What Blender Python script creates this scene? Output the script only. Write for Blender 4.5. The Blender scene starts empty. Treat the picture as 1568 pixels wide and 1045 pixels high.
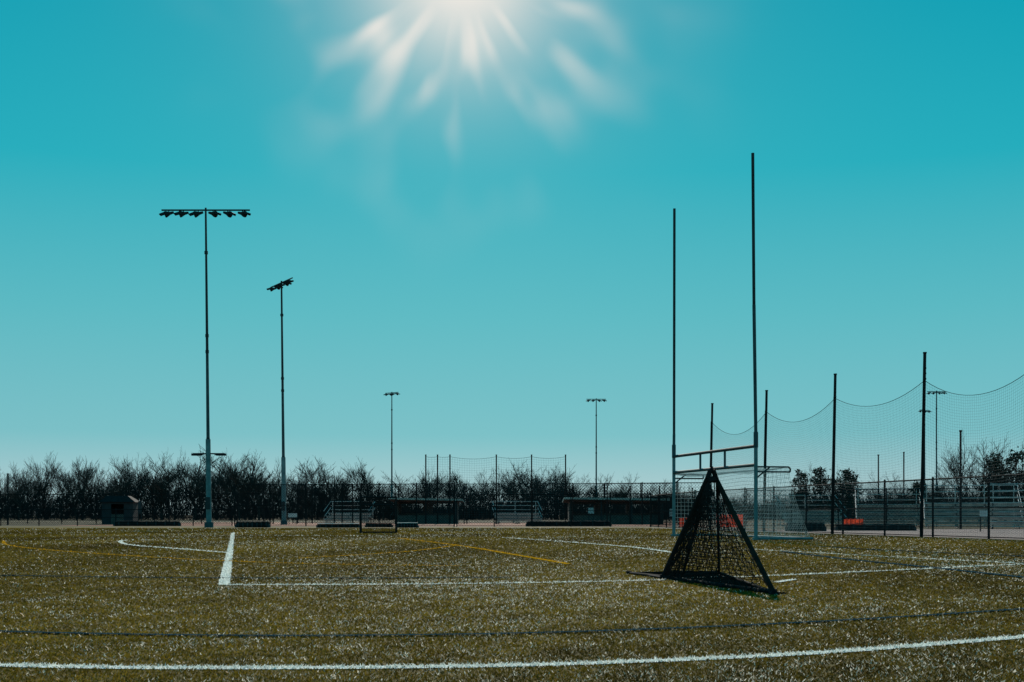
import bpy, math, random
import numpy as np
from mathutils import Vector
random.seed(7); rng=np.random.default_rng(7)
F=1860.0; CH=0.82; HY=789.0
def gp(x,y):
    d=CH*F/(y-HY); return ((x-784)/F*d, d)
def at(x,d): return (x-784)/F*d
def zt(y,d): return CH+(HY-y)/F*d
sc=bpy.context.scene
sc.view_settings.view_transform='Standard'; sc.view_settings.look='None'; sc.view_settings.exposure=0
# ---------------------------------------------------------------- materials
def mat(name,col,rough=0.6,metal=0.0,var=0.25,scale=3.0,spec=0.3,trans=0):
    m=bpy.data.materials.new(name); m.use_nodes=True; nt=m.node_tree; b=nt.nodes['Principled BSDF']
    b.inputs['Roughness'].default_value=rough; b.inputs['Metallic'].default_value=metal
    b.inputs['Specular IOR Level'].default_value=spec
    tc=nt.nodes.new('ShaderNodeTexCoord'); n=nt.nodes.new('ShaderNodeTexNoise'); n.inputs['Scale'].default_value=scale; n.inputs['Detail'].default_value=5
    nt.links.new(tc.outputs['Object'],n.inputs['Vector'])
    r=nt.nodes.new('ShaderNodeValToRGB'); r.color_ramp.elements[0].position=.3; r.color_ramp.elements[1].position=.7
    r.color_ramp.elements[0].color=(*[c*(1-var) for c in col],1); r.color_ramp.elements[1].color=(*[min(1,c*(1+var)) for c in col],1)
    nt.links.new(n.outputs['Fac'],r.inputs['Fac']); nt.links.new(r.outputs['Color'],b.inputs['Base Color'])
    if trans:
        t=nt.nodes.new('ShaderNodeBsdfTranslucent'); nt.links.new(r.outputs['Color'],t.inputs['Color'])
        x=nt.nodes.new('ShaderNodeMixShader'); x.inputs[0].default_value=trans
        nt.links.new(b.outputs[0],x.inputs[1]); nt.links.new(t.outputs[0],x.inputs[2]); nt.links.new(x.outputs[0],nt.nodes['Material Output'].inputs[0])
    return m
M_black=mat('black_painted_steel',(.018,.018,.019),.85,spec=.04)
M_blackr=mat('rusted_black_pipe',(.03,.014,.010),.85,0,.5,6,.04)
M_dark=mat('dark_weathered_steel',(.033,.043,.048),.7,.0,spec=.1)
M_teal=mat('galvanised_lower_steel_sky_tint',(.12,.20,.215),.7,.0,spec=.1)  # galvanised steel, with a teal sky reflection mixed into its base colour
M_teald=mat('galvanised_mid_steel_sky_tint',(.045,.08,.09),.7,.0,spec=.1)  # same steel with a fainter sky reflection in the colour
M_net=mat('black_netting',(.02,.018,.018),.9,spec=.02)
M_netg=mat('grey_netting',(.06,.09,.10),.8,spec=.1)
M_netw=mat('white_goal_net',(.6,.63,.63),.8,trans=.4)
M_bark=mat('winter_bark',(.042,.034,.031),.9,0,.4,.5,.04)
M_brush=mat('thicket',(.027,.024,.024),.95,0,.5,.3,.03)
M_ever=mat('evergreen_needles',(.02,.035,.022),.9,0,.4,.5,.05)
M_line=mat('white_turf_line',(.78,.78,.74),.9,0,.15,20,.05)
M_lineo=mat('orange_turf_line',(.62,.30,.012),.9,0,.2,20,.0)
M_lineb=mat('blue_turf_line',(.02,.055,.075),.9,0,.3,20,.0)
M_wht=mat('white_panel',(.5,.52,.52),.6)
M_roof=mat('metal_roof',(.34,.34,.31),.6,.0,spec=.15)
M_wall=mat('block_wall',(.08,.07,.062),.9,0,.3,6)
M_alu=mat('aluminium_plank',(.50,.50,.49),.6,.0)
M_red=mat('orange_red_mesh',(.62,.07,.03),.9,0,.4,8,.02,trans=.5)
M_card=mat('dark_panel',(.03,.035,.04),.7,0,.15,spec=.1)
M_rub=mat('rubber',(.02,.02,.02),.9,spec=.05)
M_lamp=mat('lamp_housing',(.02,.026,.028),.8,spec=.04)
# ---------------------------------------------------------------- mesh builder
class MB:
    def __init__(s): s.v=[];s.f=[];s.m=[];s.mats=[]
    def mi(s,m):
        if m not in s.mats: s.mats.append(m)
        return s.mats.index(m)
    def tube(s,p,q,r1,m,r2=None,n=6,cap=True):
        r2=r1 if r2 is None else r2
        p=Vector(p);q=Vector(q);d=q-p
        if d.length<1e-6:return
        d.normalize(); a=d.orthogonal().normalized()
        if abs(d.z)<.9: a=d.cross(Vector((0,0,1))).normalized()
        b=d.cross(a); o=len(s.v); k=s.mi(m)
        for c,r in ((p,r1),(q,r2)):
            for i in range(n):
                t=2*math.pi*(i+.5)/n; s.v.append(tuple(c+a*(math.cos(t)*r)+b*(math.sin(t)*r)))
        for i in range(n):
            j=(i+1)%n; s.f.append((o+i,o+j,o+n+j,o+n+i)); s.m.append(k)
        if cap and n>3:
            s.f.append(tuple(o+n-1-i for i in range(n))); s.m.append(k)
            s.f.append(tuple(o+n+i for i in range(n))); s.m.append(k)
    def path(s,pts,r,m,n=6):
        for a,b in zip(pts[:-1],pts[1:]): s.tube(a,b,r,m,n=n)
    def box(s,c,size,m,rot=0,tilt=None):
        o=len(s.v);k=s.mi(m);cx,cy,cz=c;hx,hy,hz=[t/2 for t in size];cr,sr=math.cos(rot),math.sin(rot)
        for z in(-hz,hz):
            for x,y in((-hx,-hy),(hx,-hy),(hx,hy),(-hx,hy)):
                s.v.append((cx+x*cr-y*sr,cy+x*sr+y*cr,cz+z))
        for f in((3,2,1,0),(4,5,6,7),(0,1,5,4),(1,2,6,5),(2,3,7,6),(3,0,4,7)):
            s.f.append(tuple(o+i for i in f)); s.m.append(k)
    def poly(s,pts,m):
        o=len(s.v);s.v+= [tuple(p) for p in pts]; s.f.append(tuple(range(o,o+len(pts)))); s.m.append(s.mi(m))
    def obj(s,name,loc=(0,0,0),rot=0,link=True):
        me=bpy.data.meshes.new(name); me.from_pydata(s.v,[],s.f)
        for m in s.mats: me.materials.append(m)
        me.polygons.foreach_set('material_index',s.m); me.update()
        ob=bpy.data.objects.new(name,me); ob.location=loc; ob.rotation_euler=(0,0,rot)
        if link: sc.collection.objects.link(ob)
        return ob
def trimesh(name,T,m,col=None):
    n=len(T); me=bpy.data.meshes.new(name); me.vertices.add(3*n); me.vertices.foreach_set('co',T.reshape(-1).astype(np.float32))
    me.loops.add(3*n); me.loops.foreach_set('vertex_index',np.arange(3*n,dtype=np.int32))
    me.polygons.add(n); me.polygons.foreach_set('loop_start',np.arange(0,3*n,3,dtype=np.int32)); me.polygons.foreach_set('loop_total',np.full(n,3,dtype=np.int32))
    me.materials.append(m); me.update(calc_edges=True)
    if col is not None:
        a=me.color_attributes.new('Col','FLOAT_COLOR','POINT'); c=np.ones((n,3,4),np.float32); c[:,:,:3]=col[:,None,:]
        a.data.foreach_set('color',c.reshape(-1))
    ob=bpy.data.objects.new(name,me); sc.collection.objects.link(ob); return ob
# ---------------------------------------------------------------- camera
cam=bpy.data.cameras.new('camera'); co=bpy.data.objects.new('camera',cam); sc.collection.objects.link(co)
cam.lens=F/1568*36; cam.sensor_width=36; cam.shift_y=(HY-522.5)/1568; cam.clip_start=.1; cam.clip_end=8000
co.location=(0,0,CH); co.rotation_euler=(math.pi/2,0,0); sc.camera=co
# ---------------------------------------------------------------- sun + sky
AZ=math.radians(-2.4); EL=math.radians(24.4)
S=Vector((math.sin(AZ)*math.cos(EL),math.cos(AZ)*math.cos(EL),math.sin(EL)))
L=bpy.data.lights.new('sun','SUN'); L.energy=4.4; L.angle=math.radians(.5); L.color=(1,.93,.82)
lo=bpy.data.objects.new('sun',L); lo.rotation_euler=(-S).to_track_quat('-Z','Y').to_euler(); lo.location=(0,0,30); sc.collection.objects.link(lo)
w=bpy.data.worlds.new('World'); sc.world=w; w.use_nodes=True; nt=w.node_tree; N=nt.nodes; K=nt.links
bg=N['Background']; bg.inputs['Strength'].default_value=.1
def val(x,y=None,op='MULTIPLY',clamp=False,z=None):
    n=N.new('ShaderNodeMath'); n.operation=op; n.use_clamp=clamp
    for i,t in enumerate((x,y,z)):
        if t is None: continue
        if isinstance(t,(int,float)): n.inputs[i].default_value=t
        else: K.new(t,n.inputs[i])
    return n.outputs[0]
tc=N.new('ShaderNodeTexCoord').outputs['Generated']
def dot(v):
    n=N.new('ShaderNodeVectorMath'); n.operation='DOT_PRODUCT'; K.new(tc,n.inputs[0]); n.inputs[1].default_value=v; return n.outputs['Value']
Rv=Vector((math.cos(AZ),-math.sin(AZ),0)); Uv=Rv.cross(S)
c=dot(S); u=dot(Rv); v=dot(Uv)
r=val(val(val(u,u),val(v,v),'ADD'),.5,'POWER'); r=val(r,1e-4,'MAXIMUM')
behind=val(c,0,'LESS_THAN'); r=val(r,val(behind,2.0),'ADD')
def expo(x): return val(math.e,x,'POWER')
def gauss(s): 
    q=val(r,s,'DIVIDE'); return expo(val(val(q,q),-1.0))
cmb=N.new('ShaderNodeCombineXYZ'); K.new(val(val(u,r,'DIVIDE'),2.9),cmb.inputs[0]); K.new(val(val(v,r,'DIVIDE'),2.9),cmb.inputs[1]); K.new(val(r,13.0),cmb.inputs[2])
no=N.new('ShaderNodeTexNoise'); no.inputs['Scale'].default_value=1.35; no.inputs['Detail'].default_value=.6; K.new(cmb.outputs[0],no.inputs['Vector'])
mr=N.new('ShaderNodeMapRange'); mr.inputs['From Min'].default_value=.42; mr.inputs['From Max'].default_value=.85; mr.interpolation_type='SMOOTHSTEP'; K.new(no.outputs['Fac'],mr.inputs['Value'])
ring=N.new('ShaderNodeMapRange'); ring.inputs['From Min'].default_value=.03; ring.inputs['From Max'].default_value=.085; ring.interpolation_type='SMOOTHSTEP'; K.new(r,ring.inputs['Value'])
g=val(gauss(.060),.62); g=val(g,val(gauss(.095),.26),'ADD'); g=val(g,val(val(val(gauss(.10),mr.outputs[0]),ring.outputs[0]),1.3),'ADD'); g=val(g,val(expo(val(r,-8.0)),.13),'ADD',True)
sep=N.new('ShaderNodeSeparateXYZ'); K.new(tc,sep.inputs[0])
rp=N.new('ShaderNodeValToRGB'); K.new(sep.outputs[2],rp.inputs[0]); cr=rp.color_ramp
stops=[(0,(.50,.63,.65)),(.03,(.36,.56,.60)),(.065,(.20,.51,.56)),(.16,(.105,.475,.535)),(.27,(.015,.41,.50)),(.38,(.0,.345,.45)),(1,(.0,.16,.30))]
cr.elements[0].position=0; cr.elements[0].color=(*stops[0][1],1); cr.elements[1].position=1; cr.elements[1].color=(*stops[-1][1],1)
for p,cl in stops[1:-1]:
    e=cr.elements.new(p); e.color=(*cl,1)
sky=N.new('ShaderNodeTexSky'); sky.sky_type='NISHITA'; sky.sun_disc=False; sky.sun_elevation=EL; sky.sun_rotation=AZ; sky.dust_density=.6
def mixc(f,a,b,bt='MIX'):
    n=N.new('ShaderNodeMix'); n.data_type='RGBA'; n.blend_type=bt
    if isinstance(f,(int,float)): n.inputs[0].default_value=f
    else: K.new(f,n.inputs[0])
    for i,t in ((6,a),(7,b)):
        if isinstance(t,tuple): n.inputs[i].default_value=(*t,1)
        else: K.new(t,n.inputs[i])
    return n.outputs[2]
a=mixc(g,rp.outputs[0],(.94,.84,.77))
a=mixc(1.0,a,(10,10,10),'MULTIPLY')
tint=mixc(1.0,sky.outputs[0],(.05,1,1),'MULTIPLY')
a=mixc(.015,a,tint)
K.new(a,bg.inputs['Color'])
# ---------------------------------------------------------------- ground
def sheet(name,pts,z,m): 
    b=MB(); b.poly([(p[0],p[1],z) for p in pts],m); return b.obj(name)
def groundmat(name,c1,c2,c3,sc1=.6,sc2=30,rough=.9,bump=.5):
    m=bpy.data.materials.new(name); m.use_nodes=True; t=m.node_tree; b=t.nodes['Principled BSDF']; b.inputs['Roughness'].default_value=rough; b.inputs['Specular IOR Level'].default_value=.05
    tc=t.nodes.new('ShaderNodeTexCoord'); n1=t.nodes.new('ShaderNodeTexNoise'); n1.inputs['Scale'].default_value=sc1; n1.inputs['Detail'].default_value=6
    n2=t.nodes.new('ShaderNodeTexNoise'); n2.inputs['Scale'].default_value=sc2; n2.inputs['Detail'].default_value=8
    for n in(n1,n2): t.links.new(tc.outputs['Object'],n.inputs['Vector'])
    r1=t.nodes.new('ShaderNodeValToRGB'); r1.color_ramp.elements[0].position=.35; r1.color_ramp.elements[1].position=.65; r1.color_ramp.elements[0].color=(*c1,1); r1.color_ramp.elements[1].color=(*c2,1)
    t.links.new(n1.outputs[0],r1.inputs[0])
    mp=t.nodes.new('ShaderNodeMapRange'); mp.inputs['From Min'].default_value=.52; mp.inputs['From Max'].default_value=.72; t.links.new(n2.outputs[0],mp.inputs[0])
    mx=t.nodes.new('ShaderNodeMix'); mx.data_type='RGBA'; t.links.new(mp.outputs[0],mx.inputs[0]); t.links.new(r1.outputs[0],mx.inputs[6]); mx.inputs[7].default_value=(*c3,1)
    t.links.new(mx.outputs[2],b.inputs['Base Color'])
    bp=t.nodes.new('ShaderNodeBump'); bp.inputs['Strength'].default_value=bump; bp.inputs['Distance'].default_value=.02; t.links.new(n2.outputs[0],bp.inputs['Height']); t.links.new(bp.outputs[0],b.inputs['Normal'])
    return m
G_far=groundmat('dormant_grass',(.07,.06,.03),(.11,.085,.045),(.15,.12,.08),.05,4)
G_turf=groundmat('artificial_turf',(.085,.059,.006),(.115,.077,.008),(.14,.10,.022))
G_clay=groundmat('clay',(.34,.13,.08),(.42,.17,.11),(.46,.22,.16),.2,8)
G_path=groundmat('concrete',(.34,.24,.22),(.44,.31,.28),(.55,.40,.37),.2,8)
sheet('ground',[(-4000,-200),(4000,-200),(4000,6000),(-4000,6000)],0,G_far)
def fl(t): return (15.3-1.51*(t), 45.4+6.9*t)
p_far=fl(3.4); p_near=fl(-7)
TZ=.004
sheet('turf_field',[(-70,-3),(p_near[0]-.4,-3),(p_far[0]-.4,p_far[1]),(9.0,84),(-70,92)],TZ,G_turf)
sheet('clay_infield',[(-35,93),(14,86),(18,128),(-35,135)],.004,G_clay)
sheet('clay_track',[(fl(3)[0]+.7,fl(3)[1]),(fl(-4)[0]+.7,fl(-4)[1]),(40,20),(48,62),(30,72)],.004,G_path)
# ---------------------------------------------------------------- painted lines
def smooth(pts,n=10):
    out=[]
    for i in range(len(pts)-1):
        p0=pts[max(i-1,0)];p1=pts[i];p2=pts[i+1];p3=pts[min(i+2,len(pts)-1)]
        for k in range(n):
            t=k/n; out.append(tuple(.5*((2*p1[j])+(-p0[j]+p2[j])*t+(2*p0[j]-5*p1[j]+4*p2[j]-p3[j])*t*t+(-p0[j]+3*p1[j]-3*p2[j]+p3[j])*t**3) for j in(0,1)))
    out.append(pts[-1]); return out
LINES=[
 ([(-250,1013),(0,1021),(250,1025),(600,1024),(900,1018),(1250,1002),(1568,977),(1800,956)],.12,'w'),
 ([(343,897),(600,896),(850,893),(1020,889),(1200,882),(1400,873),(1568,865),(1900,851)],.09,'w'),
 ([(343,897),(357,817)],.13,'w'),
 ([(345,847),(270,841),(205,836),(185,831),(200,828),(300,828)],.12,'w'),
 ([(770,824),(860,830),(960,838),(1030,847)],.12,'w'),
 ([(1150,842),(1350,853),(1568,864)],.07,'w'),
 ([(600,822),(480,821),(100,820)],.08,'w'),
 ([(1190,893),(1215,889)],.10,'w'),
 ([(5,829),(10,835),(60,842),(180,851),(340,860),(500,865),(700,868)],.075,'o'),
 ([(610,825),(700,836),(790,851),(870,865)],.12,'o'),
 ([(460,856),(620,846),(700,836)],.08,'o'),
 ([(-200,960),(0,970),(300,976),(600,976),(900,970),(1250,955),(1568,935),(1800,918)],.06,'b'),
 ([(0,883),(350,887),(780,886)],.09,'b'),
 ([(1200,846),(1300,858),(1400,868),(1568,886)],.14,'b'),
 ([(1250,838),(1400,846),(1568,853)],.14,'b'),
]
LP=[]
mats={'w':M_line,'o':M_lineo,'b':M_lineb}; names={'w':'white_field_line','o':'orange_field_line','b':'blue_field_line'}
for li,(px,wd,ty) in enumerate(LINES):
    g_=[gp(*p) for p in px]; s_=smooth(g_) if len(g_)>2 else g_
    LP.append((np.array(s_),wd,ty))
    b=MB(); z=TZ+.004+.0008*li
    pr=None
    for i,p in enumerate(s_):
        a0=s_[max(i-1,0)];a1=s_[min(i+1,len(s_)-1)]; tx,ty_=a1[0]-a0[0],a1[1]-a0[1]; l=math.hypot(tx,ty_)+1e-9; nx,ny=-ty_/l*wd/2,tx/l*wd/2
        cur=((p[0]+nx,p[1]+ny,z),(p[0]-nx,p[1]-ny,z))
        if pr: b.poly([pr[0],pr[1],cur[1],cur[0]],mats[ty])
        pr=cur
    b.obj(names[ty])
def vnoise(x,y,seed,f):
    r_=np.random.default_rng(seed); o=np.zeros_like(x)
    for k in range(14):
        a=r_.uniform(0,2*np.pi); ff=f*r_.uniform(.5,2.2); o+=np.sin((x*np.cos(a)+y*np.sin(a))*ff+r_.uniform(0,6.28))
    return o/np.sqrt(14/2)
# ---------------------------------------------------------------- turf fibres
n=800000
d=5.2*(75/5.2)**rng.random(n)
X=(rng.random(n)*2-1)*(d*.47+1.3); Y=d
keep=(X<15.3-1.51*((Y-45.4)/6.9)-.5); X=X[keep];Y=Y[keep];d=d[keep]; n=len(X)
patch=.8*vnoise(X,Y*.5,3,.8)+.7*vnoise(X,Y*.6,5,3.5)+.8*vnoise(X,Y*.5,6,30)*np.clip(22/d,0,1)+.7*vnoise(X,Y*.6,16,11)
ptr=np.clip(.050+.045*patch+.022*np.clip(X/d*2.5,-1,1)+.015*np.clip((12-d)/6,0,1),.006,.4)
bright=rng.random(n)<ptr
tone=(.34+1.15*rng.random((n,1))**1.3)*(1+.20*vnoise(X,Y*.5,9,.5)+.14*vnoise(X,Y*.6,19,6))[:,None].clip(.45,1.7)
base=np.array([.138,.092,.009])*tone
col=np.where(bright[:,None],np.array([.98,.90,.77])*(.4+.6*rng.random((n,1))),base)  # random pale fibres: backlit sun sparkle painted into blade colour
h=(.006+.009*rng.random(n))*np.where(bright,1.1,1)*(1+ d/35)
wdt=(.00075*d*(.4+rng.random(n))*.55+.0009)*np.where(bright,1.3,1.25)
for pl,lw,ty in LP:
    m_=np.zeros(n,bool)
    for a0,a1 in zip(pl[:-1],pl[1:]):
        dv=a1-a0; l2=(dv**2).sum()+1e-12; t=np.clip(((X-a0[0])*dv[0]+(Y-a0[1])*dv[1])/l2,0,1)
        dd=(X-a0[0]-t*dv[0])**2+(Y-a0[1]-t*dv[1])**2; m_|=dd<(lw/2)**2
    cc={'w':[.85,.84,.78],'o':[.62,.31,.012],'b':[.02,.06,.08]}[ty]
    k=m_ & (rng.random(n)<{'w':.93,'o':.7,'b':.7}[ty]); col[k]=np.array(cc)*(.6+.5*rng.random((k.sum(),1))); h[k]*=1.3; wdt[k]*=1.4
ang=rng.random(n)*2*np.pi; lean=rng.normal(0,.7,(n,2))*h[:,None]
P=np.zeros((n,3,3)); dx=np.cos(ang)*wdt; dy=np.sin(ang)*wdt
P[:,0]=np.stack([X-dx,Y-dy,np.full(n,TZ+.001)],1); P[:,1]=np.stack([X+dx,Y+dy,np.full(n,TZ+.001)],1)
P[:,2]=np.stack([X+lean[:,0],Y+lean[:,1],TZ+h],1)
mt=bpy.data.materials.new('turf_fibre'); mt.use_nodes=True; t_=mt.node_tree; t_.nodes.remove(t_.nodes['Principled BSDF'])
at_=t_.nodes.new('ShaderNodeAttribute'); at_.attribute_name='Col'
df=t_.nodes.new('ShaderNodeBsdfDiffuse'); tr=t_.nodes.new('ShaderNodeBsdfTranslucent'); gl=t_.nodes.new('ShaderNodeBsdfGlossy'); gl.inputs['Roughness'].default_value=.3; gl.inputs['Color'].default_value=(.8,.76,.68,1)
m1=t_.nodes.new('ShaderNodeMixShader'); m1.inputs[0].default_value=.45; m2=t_.nodes.new('ShaderNodeMixShader'); m2.inputs[0].default_value=.012
for nn in (df,tr): t_.links.new(at_.outputs['Color'],nn.inputs['Color'])
t_.links.new(df.outputs[0],m1.inputs[1]); t_.links.new(tr.outputs[0],m1.inputs[2]); t_.links.new(m1.outputs[0],m2.inputs[1]); t_.links.new(gl.outputs[0],m2.inputs[2]); t_.links.new(m2.outputs[0],t_.nodes['Material Output'].inputs[0])
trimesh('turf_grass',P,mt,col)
# ---------------------------------------------------------------- trees
def tree_mesh(seed,H=10,spread=1.0,levels=6,trunk=.26,tw=.0155):
    R=random.Random(seed); b=MB()
    def grow(p,dr,ln,r,lv):
        q=p+dr*ln*.5+Vector((R.gauss(0,.06),R.gauss(0,.06),0))*ln; e=q+(dr+Vector((R.gauss(0,.17),R.gauss(0,.17),R.gauss(.03,.09)))).normalized()*ln*.5
        b.tube(p,q,r,M_bark,r*.86,n=5 if lv<2 else 3,cap=False); b.tube(q,e,r*.86,M_bark,r*.66,n=5 if lv<2 else 3,cap=False)
        if lv>=levels: return
        k=4 if lv in(0,1) else R.choice((2,3,3,3))
        for i in range(k):
            s=R.uniform(.35,1.0) if i else 1.0
            o=q+(e-q)*((s-.5)*2) if s>.5 else p+(q-p)*(s*2)
            az=R.uniform(0,6.28); sp=R.uniform(.4,1.15)*spread*(.35 if i==0 else 1)
            side=Vector((math.cos(az),math.sin(az),0)); nd=(dr*1.0+side*sp+Vector((0,0,.10))).normalized()
            grow(o,nd,ln*(R.uniform(.74,.86) if i==0 else R.uniform(.58,.80)),max(r*(R.uniform(.6,.75) if i==0 else R.uniform(.4,.6)),tw),lv+1)
    grow(Vector((0,0,-.1)),Vector((R.gauss(0,.05),R.gauss(0,.05),1)).normalized(),H*trunk,H*.0175,0)
    zmax=max(v[2] for v in b.v); s=H/zmax; b.v=[(x*s,y*s,z*s) for x,y,z in b.v]
    return b.obj('bare_tree_variant',link=False).data
variants=[tree_mesh(300+i,10,(.9,1.05,1.2,.8)[i%4],6,(.26,.30,.22)[i%3]) for i in range(10)]
row=bpy.data.objects.new('distant_tree_row',None); sc.collection.objects.link(row)
def topy(px):
    xs=[-100,0,50,120,170,200,260,300,330,400,430,480,560,600,620,680,720,800,870,910,950,1010,1100,1220,1400,1700]
    ys=[705,710,704,696,712,700,688,680,688,696,708,704,708,724,726,718,722,710,716,732,720,738,746,748,740,735]
    return float(np.interp(px,xs,ys))
def put_tree(me,x,y,H,name='tree',par=row):
    o=bpy.data.objects.new(name,me); o.parent=par; o.location=(x,y,0); s=H/10; sx=s*random.uniform(.85,1.25); o.scale=(sx,sx,s); o.rotation_euler=(0,0,random.uniform(0,6.28)); sc.collection.objects.link(o)
for rw,(dd,sp,hf) in enumerate(((184,6.0,.86),(198,4.2,.98),(210,4.0,1.0),(224,4.0,1.02))):
    x=-122-rw
    while x<128:
        px=784+x/dd*F
        H=zt(topy(px),dd)*hf*random.choice((.82,.92,.98,1.03,1.08)); put_tree(random.choice(variants),x,dd+random.uniform(-5,5),max(H,3))
        x+=sp*random.uniform(.5,1.5)
# thicket
n=90000
X=rng.uniform(-125,130,n); Y=rng.uniform(188,240,n); hh=(3.6+1.2*vnoise(X,Y*.3,21,.15)).clip(1.5,6.2)
z0=rng.random(n)**1.3*hh*.85; ln=rng.uniform(.6,2.2,n); w_=rng.uniform(.02,.075,n); a=rng.uniform(0,6.28,n); lx=rng.normal(0,.32,n)*ln; ly=rng.normal(0,.3,n)*ln
T=np.zeros((n,3,3)); T[:,0]=np.stack([X-w_*np.cos(a),Y-w_*np.sin(a),z0],1); T[:,1]=np.stack([X+w_*np.cos(a),Y+w_*np.sin(a),z0],1); T[:,2]=np.stack([X+lx,Y+ly,z0+ln],1)
trimesh('thicket',T,M_brush)
for px,ty,dd in ((1240,706,150),(1478,658,120),(1500,668,125),(1540,662,118),(1562,672,122),(1455,700,140),(1590,655,115),(1345,716,150),(1620,668,118),(1380,720,160),(1525,675,130),(1270,712,155),(1310,716,150),(1430,712,150)):
    o=bpy.data.objects.new('bare_tree',random.choice(variants)); H=zt(ty,dd); o.location=(at(px,dd),dd,0); o.scale=(H/10*.85,)*2+(H/10,); o.rotation_euler=(0,0,random.uniform(0,6)); sc.collection.objects.link(o)
def evergreen(name,x,y,H,W):
    b=MB(); b.tube((0,0,0),(0,0,H*.9),.16,M_bark,.04)
    n=1500; cl=rng.random((30,3)); cz=H*(.2+.76*cl[:,0]); rad=W*.5*(1.15-cz/H*.85); ca=cl[:,1]*6.28; cr_=rad*cl[:,2]**.4
    cx=cr_*np.cos(ca); cy=cr_*np.sin(ca)
    i=rng.integers(0,30,n); C=np.stack([cx[i],cy[i],cz[i]],1)+rng.normal(0,1,(n,3))*np.array([W*.09,W*.09,H*.035])
    for k in range(n):
        p=C[k]; s=.12; b.poly([p+rng.normal(0,s,3) for _ in range(3)],M_ever)
    for k in range(30): b.tube((0,0,cz[k]*.85),(cx[k],cy[k],cz[k]),.05,M_bark,.02,n=4,cap=False)
    b.obj(name,(x,y,0))
for px,ty,dd,W in ((1226,722,140,2.6),(1256,714,142,3.2),(1300,716,140,3.4),(1286,726,138,3),(1404,734,150,3),(1524,696,120,3.2),(1556,690,122,3.4),(1600,690,121,4)):
    evergreen('evergreen_tree',at(px,dd),dd,zt(ty,dd),W)
# ---------------------------------------------------------------- stadium light poles
def lightpole(px,ytop,d_,H=21.0,arm=2.9,ang=0,lamps=6,pxb=None,low=False,r0=.17,k=1.0):
    x=at(pxb if pxb else px,d_); xt=at(px,d_); b=MB(); lx=xt-x
    def c(z): return (lx*z/H,0,z)
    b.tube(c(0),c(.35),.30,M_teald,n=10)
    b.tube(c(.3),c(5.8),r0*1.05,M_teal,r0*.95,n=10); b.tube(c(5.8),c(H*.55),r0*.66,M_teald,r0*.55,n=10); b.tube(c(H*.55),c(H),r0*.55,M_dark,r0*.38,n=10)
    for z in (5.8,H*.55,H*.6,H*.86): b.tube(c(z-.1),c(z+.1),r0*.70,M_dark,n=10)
    b.box((c(2)[0],-r0-.06,1.6),(.3,.16,.8),M_dark)
    ca,sa=math.cos(ang),math.sin(ang); zz=H-.15
    b.tube((lx-arm*ca,-arm*sa,zz),(lx+arm*ca,arm*sa,zz),.055,M_lamp,n=6)
    for i in range(lamps):
        t=(i+.5)/lamps*2-1; 
        q=Vector((lx+arm*t*ca,arm*t*sa,zz)); sg=-1 if t<0 else 1
        b.tube(q,q+Vector((0,-.05,-.2)),.03,M_lamp)
        dr=Vector((sg*.80,-.35,-.26 if i%2 else -.32)).normalized()
        if abs(sa)>.5: dr=Vector((.8 if i%2 else -.8,-.3,-.22)).normalized()
        p0=q+Vector((0,-.05,-.24))-dr*.32*k
        b.tube(p0,p0+dr*.24*k,.07*k,M_lamp,.10*k,n=10); b.tube(p0+dr*.24*k,p0+dr*.48*k,.10*k,M_lamp,.20*k,n=12); b.tube(p0+dr*.48*k,p0+dr*.56*k,.20*k,M_lamp,.20*k,n=12)
        s1=dr.cross(Vector((0,0,1))).normalized(); up=s1.cross(dr); e=p0+dr*.5*k; s1=s1*k; up=up*k; dv=dr*k
        b.poly([e-s1*.19+up*.02,e-s1*.1+up*.17,e-s1*.1+up*.13+dv*.4,e-s1*.19+dv*.3],M_lamp); b.poly([e-s1*.1+up*.17,e+s1*.1+up*.17,e+s1*.1+up*.13+dv*.4,e-s1*.1+up*.13+dv*.4],M_lamp); b.poly([e+s1*.1+up*.17,e+s1*.19+up*.02,e+s1*.19+dv*.3,e+s1*.1+up*.13+dv*.4],M_lamp)
    if low:
        zz=4.85; b.tube((-1.05,0,zz),(1.0,0,zz),.045,M_lamp)
        for s in(-1,1):
            b.box((s*.8,-.05,zz-.06),(.62,.35,.14),M_lamp); b.tube((s*.3,0,zz),(s*.5,0,zz-.1),.03,M_lamp)
    b.obj('stadium_light_pole',(x,d_,0))
lightpole(315,318,79.8,arm=2.9,pxb=320,low=True,k=1.05)
lightpole(431,430,104.7,arm=2.5,ang=math.radians(-58),lamps=5,pxb=435,r0=.2,k=.95)
lightpole(600,600,199,arm=1.4,ang=math.radians(-35),lamps=4,r0=.2)
lightpole(913,610,210,arm=1.7,lamps=4,r0=.2)
lightpole(1434,598,197,arm=1.5,lamps=4,r0=.2)
lightpole(1416,627,232,arm=1.5,ang=.6,lamps=4,r0=.2)
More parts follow.
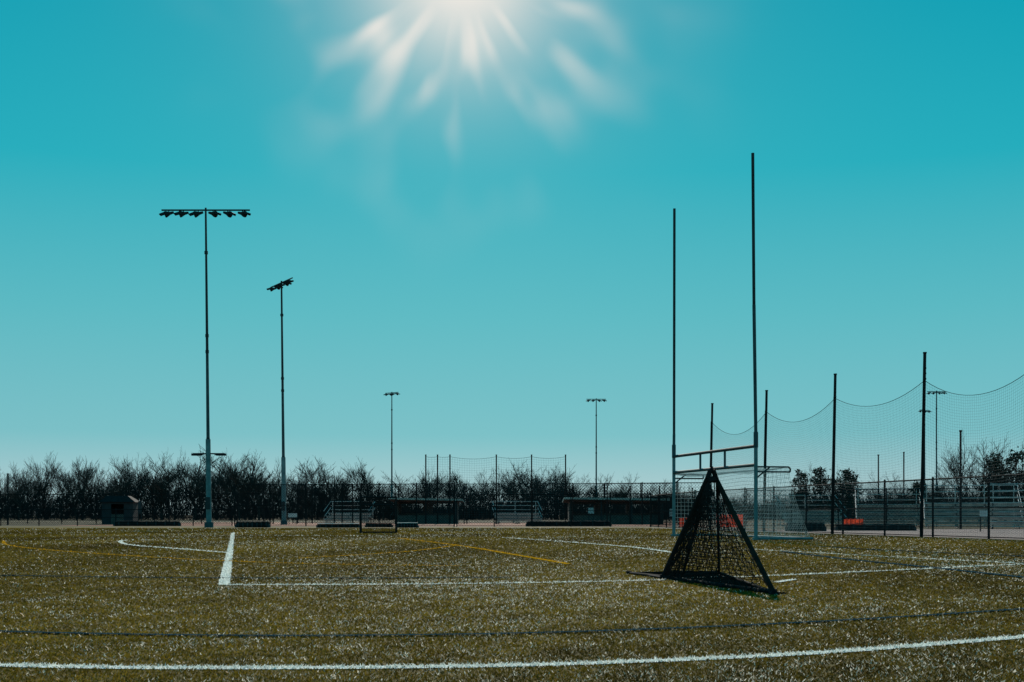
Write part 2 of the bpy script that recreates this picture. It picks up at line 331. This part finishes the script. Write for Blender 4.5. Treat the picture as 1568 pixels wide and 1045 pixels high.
# ---------------------------------------------------------------- goalpost combination
b=MB(); Lp=Vector((6.17,46.3,0)); Rp=Vector((7.87,39.2,0)); gd=(Rp-Lp).normalized(); bk=Vector((-gd.y,gd.x,0)); 
if bk.x<0: bk=-bk
Z=lambda z:Vector((0,0,z))
for P0,ln_ in ((Lp,Vector((.02,0,0))),(Rp,Vector((-.10,0,0)))):
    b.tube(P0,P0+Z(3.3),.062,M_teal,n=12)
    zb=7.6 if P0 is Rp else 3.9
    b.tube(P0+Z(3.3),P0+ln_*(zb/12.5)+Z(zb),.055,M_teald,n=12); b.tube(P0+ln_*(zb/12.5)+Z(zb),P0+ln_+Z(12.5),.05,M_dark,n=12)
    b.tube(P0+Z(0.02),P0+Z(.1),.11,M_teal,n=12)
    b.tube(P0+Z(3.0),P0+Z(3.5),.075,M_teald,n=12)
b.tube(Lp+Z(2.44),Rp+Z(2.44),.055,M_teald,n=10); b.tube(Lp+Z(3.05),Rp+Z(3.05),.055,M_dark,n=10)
W_=Rp-Lp
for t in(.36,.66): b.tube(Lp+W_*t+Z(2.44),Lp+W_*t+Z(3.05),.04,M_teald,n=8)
for P0 in(Lp,Rp):
    top=P0+Z(2.38); tb=P0+bk*1.15+Z(2.38); gb=P0+bk*2.0+Z(.06)
    b.path([top,tb,tb+bk*.06-Z(.06),tb+bk*.05-Z(.16),P0+bk*.05+Z(2.22)],.028,M_dark,8)
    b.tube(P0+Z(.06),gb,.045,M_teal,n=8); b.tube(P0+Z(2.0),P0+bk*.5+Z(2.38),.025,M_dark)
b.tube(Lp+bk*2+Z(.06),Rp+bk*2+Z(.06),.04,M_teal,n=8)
rn=.0048
def prof(t):
    L1=1.15; L2=2.5; s=t*(L1+L2)
    if s<L1: return bk*s+Z(2.4-.22*math.sin(s/L1*math.pi)*.5)
    q=(s-L1)/L2; return bk*(1.15+.8*q**1.5)+Z(2.4*(1-q)+.02)
NW=56
for i in range(NW+1):
    o=Lp+W_*(i/NW); pts=[o+prof(k/14) for k in range(15)]; b.path(pts,rn,M_netw,3)
for k in range(0,29):
    t=k/28; pts=[]
    for i in range(9): 
        o=Lp+W_*(i/8); pts.append(o+prof(t)-Z(.06*math.sin(i/8*math.pi*2)**2*(t>.05 and t<.95)))
    b.path(pts,rn,M_netw,3)
for P0 in(Lp,Rp):
    for k in range(1,17):
        z=k*.145; q=1-z/2.4; dd=1.15+.8*max(q,0)**1.5; b.tube(P0+Z(z),P0+bk*dd+Z(z),rn,M_netw,n=3)
    for k in range(1,14):
        s=k*.145; b.tube(P0+bk*s+Z(.05),P0+bk*s+Z(2.38 if s<1.15 else max(.1,2.4*(1-((s-1.15)/.8)**.67))),rn,M_netw,n=3)
b.obj('combination_goalpost')
# ---------------------------------------------------------------- ball stop net and fence (right)
for i,t in enumerate((-3,-2,-1,0,1,2,3)):
    x,y=fl(t); b=MB(); b.tube((0,0,0),(.13,0,6.9),.065,M_black,.058,n=10); b.tube((.13,0,6.86),(.13,0,6.91),.072,M_black,n=10)
    for z in (5.9,6.1,6.3): b.box((.12,-.08,z),(.05,.1,.06),M_black)
    b.tube((-.09,-.1,.2),(.03,-.1,5.9),.010,M_black,n=4)
    b.obj('net_pole',(x,y,0))
b=MB()
for i in range(-3,3):
    A=Vector((*fl(i),0)); B=Vector((*fl(i+1),0)); sag=.62+.12*((i*37)%3)
    def topz(t): return 5.85-sag*4*t*(1-t)
    pts=[A.lerp(B,k/16)+Vector((.12,0,topz(k/16))) for k in range(17)]
    b.path(pts,.011,M_black,4)
    nv=64
    for k in range(1,nv):
        t=k/nv; b.tube(A.lerp(B,t)+Vector((.02,0,.1)),A.lerp(B,t)+Vector((.12,0,topz(t))),.0025,M_netg,n=3,cap=False)
    for k in range(1,51):
        pts=[A.lerp(B,j/8)+Vector((.1,0,.1+(topz(j/8)-.1)*k/51)) for j in range(9)]
        b.path(pts,.0025,M_netg,3)
b.obj('ball_stop_netting')
def chainfence(name,A,B,H,cell=.1,r=.004,post=3.0,pr=.04,m=M_black,mid=True,rail=.028):
    A=Vector((*A,0));B=Vector((*B,0)); b=MB(); Ln=(B-A).length; u_=(B-A)/Ln; k=int(Ln/cell)
    for i in range(-int(H/cell),k):
        s0=i*cell; s1=s0+H; z0=.03;z1=H-.02
        a0=max(s0,0);a1=min(s1,Ln)
        if a1<=a0: continue
        b.tube(A+u_*a0+Z(z0+(a0-s0)*(z1-z0)/H),A+u_*a1+Z(z0+(a1-s0)*(z1-z0)/H),r,m,n=3,cap=False)
        b.tube(A+u_*a0+Z(z1-(a0-s0)*(z1-z0)/H),A+u_*a1+Z(z1-(a1-s0)*(z1-z0)/H),r,m,n=3,cap=False)
    nposts=max(1,round(Ln/post))
    for i in range(nposts+1):
        p=A+u_*(Ln*i/nposts); b.tube(p,p+Z(H+.05),pr,m,n=8); b.tube(p+Z(H+.05),p+Z(H+.1),pr*1.2,m,.01,n=8)
    b.tube(A+Z(H),B+Z(H),rail,m); b.tube(A+Z(.06),B+Z(.06),rail*.6,m)
    if mid: b.tube(A+Z(H*.5),B+Z(H*.5),rail*.7,m)
    b.obj(name)
def off(t,o): p=fl(t); return (p[0]+o,p[1])
chainfence('chain_link_fence',off(3.4,.25),off(-3,.25),2.15,.075,.0032,3.45)
chainfence('chain_link_fence',off(3.4,.2),(9.6,84),2.15,.2,.008,3.2)
chainfence('chain_link_fence',(9.6,84.3),(-4,88),2.3,.2,.009,3.0)
chainfence('chain_link_fence',(-4.2,88.3),(-21,92),3.1,.2,.011,3.0,.05)
chainfence('chain_link_fence',(-21.2,92),(-60,94),1.25,.16,.008,3.0)
chainfence('chain_link_fence',(-22,112),(-60,118),2.8,.3,.014,3.5,.05)
chainfence('chain_link_fence',(-22,122),(16,118),3.9,.3,.013,3.5,.055)
chainfence('chain_link_fence',(5,100),(16,96),3.4,.25,.010,3.0,.05)
chainfence('chain_link_fence',(17,88),(52,70),2.6,.25,.008,3.2)
xs=[652,670,689,760,814,866]; dn=112
for px in xs:
    b=MB(); b.tube((0,0,0),(0,0,6.35),.065,M_black,n=8); b.tube((0,0,6.32),(0,0,6.4),.075,M_black,n=8); b.obj('net_pole',(at(px,dn),dn,0))
b=MB()
for i in range(5):
    A=Vector((at(xs[i],dn),dn,0));B=Vector((at(xs[i+1],dn),dn,0)); sg=.05*(B-A).length
    tz=lambda t:6.2-sg*4*t*(1-t)
    b.path([A.lerp(B,k/8)+Z(tz(k/8)) for k in range(9)],.018,M_black,4)
    nn=max(2,int((B-A).length/.22))
    for k in range(1,nn): b.tube(A.lerp(B,k/nn)+Z(.1),A.lerp(B,k/nn)+Z(tz(k/nn)),.005,M_netg,n=3,cap=False)
    for k in range(1,28): b.path([A.lerp(B,j/4)+Z(tz(j/4)*k/28) for j in range(5)],.005,M_netg,3)
b.obj('backstop_netting')
for px,ty,dd in ((12,726,100),(715,752,118),(404,738,115),(456,748,120),(1345,697,105),(1384,693,110),(1471,660,70),(1010,745,100),(965,745,105),(259,745,112),(610,745,118),(478,742,118),(512,740,116),(540,742,112),(786,745,120),(1060,748,98),(925,742,112)):
    b=MB(); H=zt(ty,dd); b.tube((0,0,0),(0,0,H),.07,M_black,.055,n=8); b.tube((0,0,H-.06),(0,0,H+.04),.085,M_black,n=8); b.obj('fence_mast',(at(px,dd),dd,0))
# ---------------------------------------------------------------- foreground lacrosse goal (tipped)
b=MB(); P_=Vector((at(1090,14.6),14.6,zt(717,14.6)))
def G(px,py,z=.03): x,y=gp(px,py); return Vector((x,y,z))
A_=G(1015,887);B_=G(1184,911);C_=G(1101,880);D_=G(963,880,.02); pr=.024
P2=P_+Vector((.07,.05,-.15)); P1=P_+Vector((-.06,-.02,-.13))
b.path([P1,P_+Vector((-.02,0,-.03)),P_+Vector((.015,0,-.02)),P2],.03,M_black,8); b.tube(P1,P2,.03,M_black,n=8); b.tube(P_-Z(.05),P_+Z(.02),.018,M_black)
b.tube(P1-Z(.02),P_.lerp(P2,.5)-Z(.05),.035,M_black)
b.tube(P1,A_,pr*1.25,M_black,n=8); b.tube(P2,B_,pr*1.2,M_blackr,n=8); b.tube(P2,C_,pr*.75,M_black,n=8); b.tube(P1+Vector((.02,0,-.05)),A_.lerp(C_,.33),pr*.8,M_black,n=8)
b.tube(A_,B_,pr*.8,M_black,n=8); b.tube(A_,C_,pr*.7,M_black,n=8); b.tube(C_,B_,pr*.6,M_black,n=8)
b.tube(D_,A_,pr*.9,M_black,n=8); b.tube(D_+Vector((.1,-.1,0)),A_+Vector((-.05,-.15,0)),pr*.6,M_black,n=8); b.tube(D_,C_+Vector((-.3,.4,0)),pr*.4,M_black,n=6)
for q in(A_,B_,D_): b.tube(q-Z(.02),q+Z(.03),.04,M_black,n=8)
R2=random.Random(5)
def netface(a,b1,c1,n1,bow=.0,r=.0042,bands=24):
    nrm=(b1-a).cross(c1-a).normalized()
    def pt(s,t): 
        p=a.lerp(b1.lerp(c1,s),t); wv=.012*math.sin(s*17+t*23)+.01*math.sin(s*31-t*13)
        return p+nrm*(bow*math.sin(s*math.pi)*t+wv*t)
    for i in range(-7,n1+8):
        for sgn in(1,-1):
            pts=[]
            for k in range(25):
                t=.04+.96*k/24; s=i/n1+sgn*(k/24)*.42
                if 0<=s<=1: pts.append(pt(s,t))
            if len(pts)>1: b.path(pts,r,M_net,3)
    for k in range(1,bands):
        t=k/bands; b.path([pt(j/10,t)+Z(-.012*(j%2)) for j in range(11)],r,M_net,3)
netface(P1,A_,B_.lerp(C_,.15),15,.06,r=.0045,bands=28); netface(P1,A_,C_,16,-.10,r=.005,bands=36); netface(P2,C_,B_,8,-.10,bands=16); netface(P1,A_,B_.lerp(A_,.8),10,.02)
for i in range(20):
    t=i/19; b.tube(D_.lerp(A_,t)+Z(.01),C_.lerp(D_,.4*(1-t))+Z(.015),.007,M_net,n=3)
for i in range(40):
    t=i/39; q=A_.lerp(B_,t); b.path([q+Z(.02),q+Vector((R2.uniform(-.1,.1),-R2.uniform(.0,.22),-.012)),q+Vector((.14,-.05,-.01))],.007,M_net,3)
    q2=C_.lerp(B_,t); b.tube(q+Z(-.01),q2+Z(-.01),.006,M_net,n=3)
b.obj('lacrosse_goal')
# ---------------------------------------------------------------- mid-field small goal
x,y=gp(579,817); b=MB(); wdh=.8;Hh=1.62;dp=.9
for s in(-1,1):
    b.tube((s*wdh,0,0),(s*wdh,0,Hh),.035,M_black); b.tube((s*wdh,0,Hh),(s*wdh,dp*.5,Hh),.03,M_black); b.tube((s*wdh,dp*.5,Hh),(s*wdh,dp,.03),.03,M_black); b.tube((s*wdh,0,.03),(s*wdh,dp,.03),.03,M_black)
for z in(.03,Hh,Hh*.78): b.tube((-wdh,0,z),(wdh,0,z),.035,M_black)
b.tube((-wdh,dp,.03),(wdh,dp,.03),.03,M_black); b.tube((-wdh,dp*.5,Hh),(wdh,dp*.5,Hh),.03,M_black)
for i in range(1,20):
    xx=-wdh+2*wdh*i/20; b.tube((xx,dp*.5,Hh),(xx,dp,.03),.009,M_net,n=3)
for i in range(1,18):
    t=i/18; b.tube((-wdh,dp*(1-.5*t),Hh*t),(wdh,dp*(1-.5*t),Hh*t),.009,M_net,n=3)
    for s in(-1,1): b.tube((s*wdh,0,Hh*t),(s*wdh,dp*(1-.5*t),Hh*t),.009,M_net,n=3)
b.obj('practice_goal',(x,y,0),.06)
# ---------------------------------------------------------------- rolled covers at the field edge
def roll(px0,px1,dd,r,stripe=True):
    b=MB(); x0,x1=at(px0,dd),at(px1,dd); n=7; L_=x1-x0
    b.tube((0,0,r),(L_,0,r*1.02),r,M_rub,n=12)
    for i in range(n): xx=L_*(i+.5)/n; b.tube((xx-.04,0,r),(xx+.04,0,r),r*1.08,M_dark,n=12)
    b.box((L_/2,-.05,r*2+.03),(L_*.98,.3,.04),M_wht if stripe else M_dark)
    for i in (0,1): b.box((i*L_,0,r*.6),(.12,r*2.4,r*1.2),M_dark)
    b.obj('rolled_field_cover',(x0,dd,0))
roll(486,550,79,.12); roll(608,640,79,.14); roll(362,412,80,.18,False); roll(176,275,90,.17,False); roll(806,935,88,.17,False); roll(1205,1262,62,.2,False); roll(560,600,82,.12,False); roll(1280,1400,64,.16,False)
# ---------------------------------------------------------------- dugouts
def dugout(name,px0,px1,dd,H,slope=.3,depth=3,wallm=M_wall):
    x0,x1=at(px0,dd),at(px1,dd); Wd=x1-x0; b=MB()
    n=max(2,int(Wd/2.4))
    b.box((Wd/2,depth,.5),(Wd,.2,1.0),wallm); b.box((Wd/2,depth,H-.15),(Wd,.2,.3),wallm)
    for i in range(n+1): xx=.2+(Wd-.4)*i/n; b.box((xx,depth,(H+.7)/2),(.9 if i%2 else .4,.19,H-1.32),wallm)
    for xx in(.1,Wd-.1): b.box((xx,depth/2,H*.48),(.2,depth-.2,H*.96),wallm)
    for i in range(n+1): xx=.12+(Wd-.24)*i/n; b.tube((xx,-.15,0),(xx,-.15,H+.02),.06,M_dark)
    b.box((Wd/2,-.05,.4),(Wd-.5,.12,.8),wallm)
    b.box((Wd/2,depth*.7,.45),(Wd*.85,.35,.05),M_alu)
    for i in range(5): b.box((Wd*(.1+.2*i),depth*.7,.21),(.06,.3,.42),M_dark)
    o=.5; z0=H+slope; z1=H+.02
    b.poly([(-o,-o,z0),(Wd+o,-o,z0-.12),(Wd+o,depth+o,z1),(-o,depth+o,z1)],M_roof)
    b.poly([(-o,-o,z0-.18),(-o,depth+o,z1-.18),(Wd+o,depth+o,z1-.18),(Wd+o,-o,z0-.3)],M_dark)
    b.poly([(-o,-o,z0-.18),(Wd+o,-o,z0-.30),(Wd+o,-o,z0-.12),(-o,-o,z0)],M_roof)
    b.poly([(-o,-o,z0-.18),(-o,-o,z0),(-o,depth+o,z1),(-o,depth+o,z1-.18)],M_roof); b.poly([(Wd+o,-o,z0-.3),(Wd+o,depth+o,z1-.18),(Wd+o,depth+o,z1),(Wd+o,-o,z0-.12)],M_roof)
    b.obj(name,(x0,dd,0))
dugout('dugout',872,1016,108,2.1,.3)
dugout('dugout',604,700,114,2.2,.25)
# small equipment shed on the left: walls, sloping hipped roof, doorway
b=MB()
b.box((0,1.2,1.0),(2.6,.1,2.0),M_card); b.box((-1.3,0,1.0),(.1,2.3,2.0),M_card); b.box((1.3,0,1.0),(.1,2.3,2.0),M_card)
b.box((-.95,-1.2,1.0),(.8,.1,2.0),M_card); b.box((.95,-1.2,1.0),(.8,.1,2.0),M_card); b.box((0,-1.2,1.9),(1.1,.1,.2),M_card); b.box((0,-1.24,.45),(1.08,.04,.9),M_wall)
for yy in(-1.5,1.5): b.poly([(-1.6,yy,1.98),(1.6,yy,1.98),(.8,yy*.5,2.55),(-1.0,yy*.5,2.55)],M_black)
b.poly([(-1.6,-1.5,1.98),(-1.0,-.75,2.55),(-1.0,.75,2.55),(-1.6,1.5,1.98)],M_black); b.poly([(1.6,-1.5,1.98),(1.6,1.5,1.98),(.8,.75,2.55),(.8,-.75,2.55)],M_black); b.poly([(-1.0,-.75,2.55),(.8,-.75,2.55),(.8,.75,2.55),(-1.0,.75,2.55)],M_black)
b.obj('equipment_shed',(at(184,110),110,0),.12)
def bleacher(px,dd,W,rows,rot=0,rail=True):
    b=MB()
    for i in range(rows):
        z=.45+.28*i; y=.65*i; b.box((0,y,z),(W,.26,.045),M_alu); b.box((0,y-.3,z-.3+.02),(W,.2,.035),M_alu); b.box((0,y+.16,z-.12),(W,.02,.16),M_alu)
    for k in range(int(W/1.8)+1):
        x=-W/2+.2+k*(W-.4)/int(W/1.8); b.tube((x,-.2,.0),(x,.65*(rows-1)+.2,.28*rows+.1),.03,M_dark); b.tube((x,.65*(rows-1),0),(x,.65*(rows-1),.28*rows+.3),.03,M_dark); b.tube((x,-.3,.03),(x,.65*rows,.03),.03,M_dark)
        b.tube((x,.65*(rows-1)*.5,0),(x,.65*(rows-1)*.5,.28*rows*.5+.3),.025,M_dark)
        if rail: b.tube((x,.65*rows,.0),(x,.65*rows,.28*rows+1.3),.025,M_alu)
    if rail:
        for z in(.5,.9,1.3): b.tube((-W/2,.65*rows,.28*rows+z),(W/2,.65*rows,.28*rows+z),.022,M_alu)
        for s in(-1,1):
            for z in(.6,1.2): b.tube((s*W/2,0,z),(s*W/2,.65*rows,z+.28*rows+.1),.022,M_alu)
    b.obj('bleachers',(at(px,dd),dd,0),rot)
bleacher(1362,84,4.4,5,-.25); bleacher(1490,74,5.6,5,-.3); bleacher(1570,70,4,5,-.4); bleacher(795,116,4.5,3,.2); bleacher(530,116,4.5,3,-.2); bleacher(1250,96,5,4,.1)
def barrier(px0,px1,dd,H):
    x0,x1=at(px0,dd),at(px1,dd); b=MB(); n=5
    for i in range(n+1): b.tube((x0+(x1-x0)*i/n,dd,0),(x0+(x1-x0)*i/n,dd,H+.08),.025,M_dark)
    nx=16
    for j in range(nx):
        ta,tb=j/nx,(j+1)/nx; f=lambda t:(x0+(x1-x0)*t,dd-.05+.05*math.sin(t*21)); sg=lambda t:H-.08*math.sin(t*n*math.pi)**2
        pa,pb=f(ta),f(tb); b.poly([(*pa,.08),(*pb,.08),(*pb,sg(tb)),(*pa,sg(ta))],M_red)
    b.obj('orange_safety_fence')
barrier(1040,1064,76,.7); barrier(1096,1138,74,.9); barrier(1290,1322,80,.6)
for px,dd,z,wd,hh,m in ((1030,95,1.0,.5,.6,M_wht),(905,105,1.2,.5,.5,M_wht),(448,108,.8,.8,.35,M_wht),(214,108,1.5,.3,1.1,M_dark),(1508,60,.9,.5,.3,M_wht)):
    b=MB(); b.box((0,0,z),(wd,.04,hh),m)
    for s in(-1,1): b.tube((s*wd*.4,.05,0),(s*wd*.4,.05,z+hh/2),.03,M_dark)
    b.obj('notice_board',(at(px,dd),dd,0))
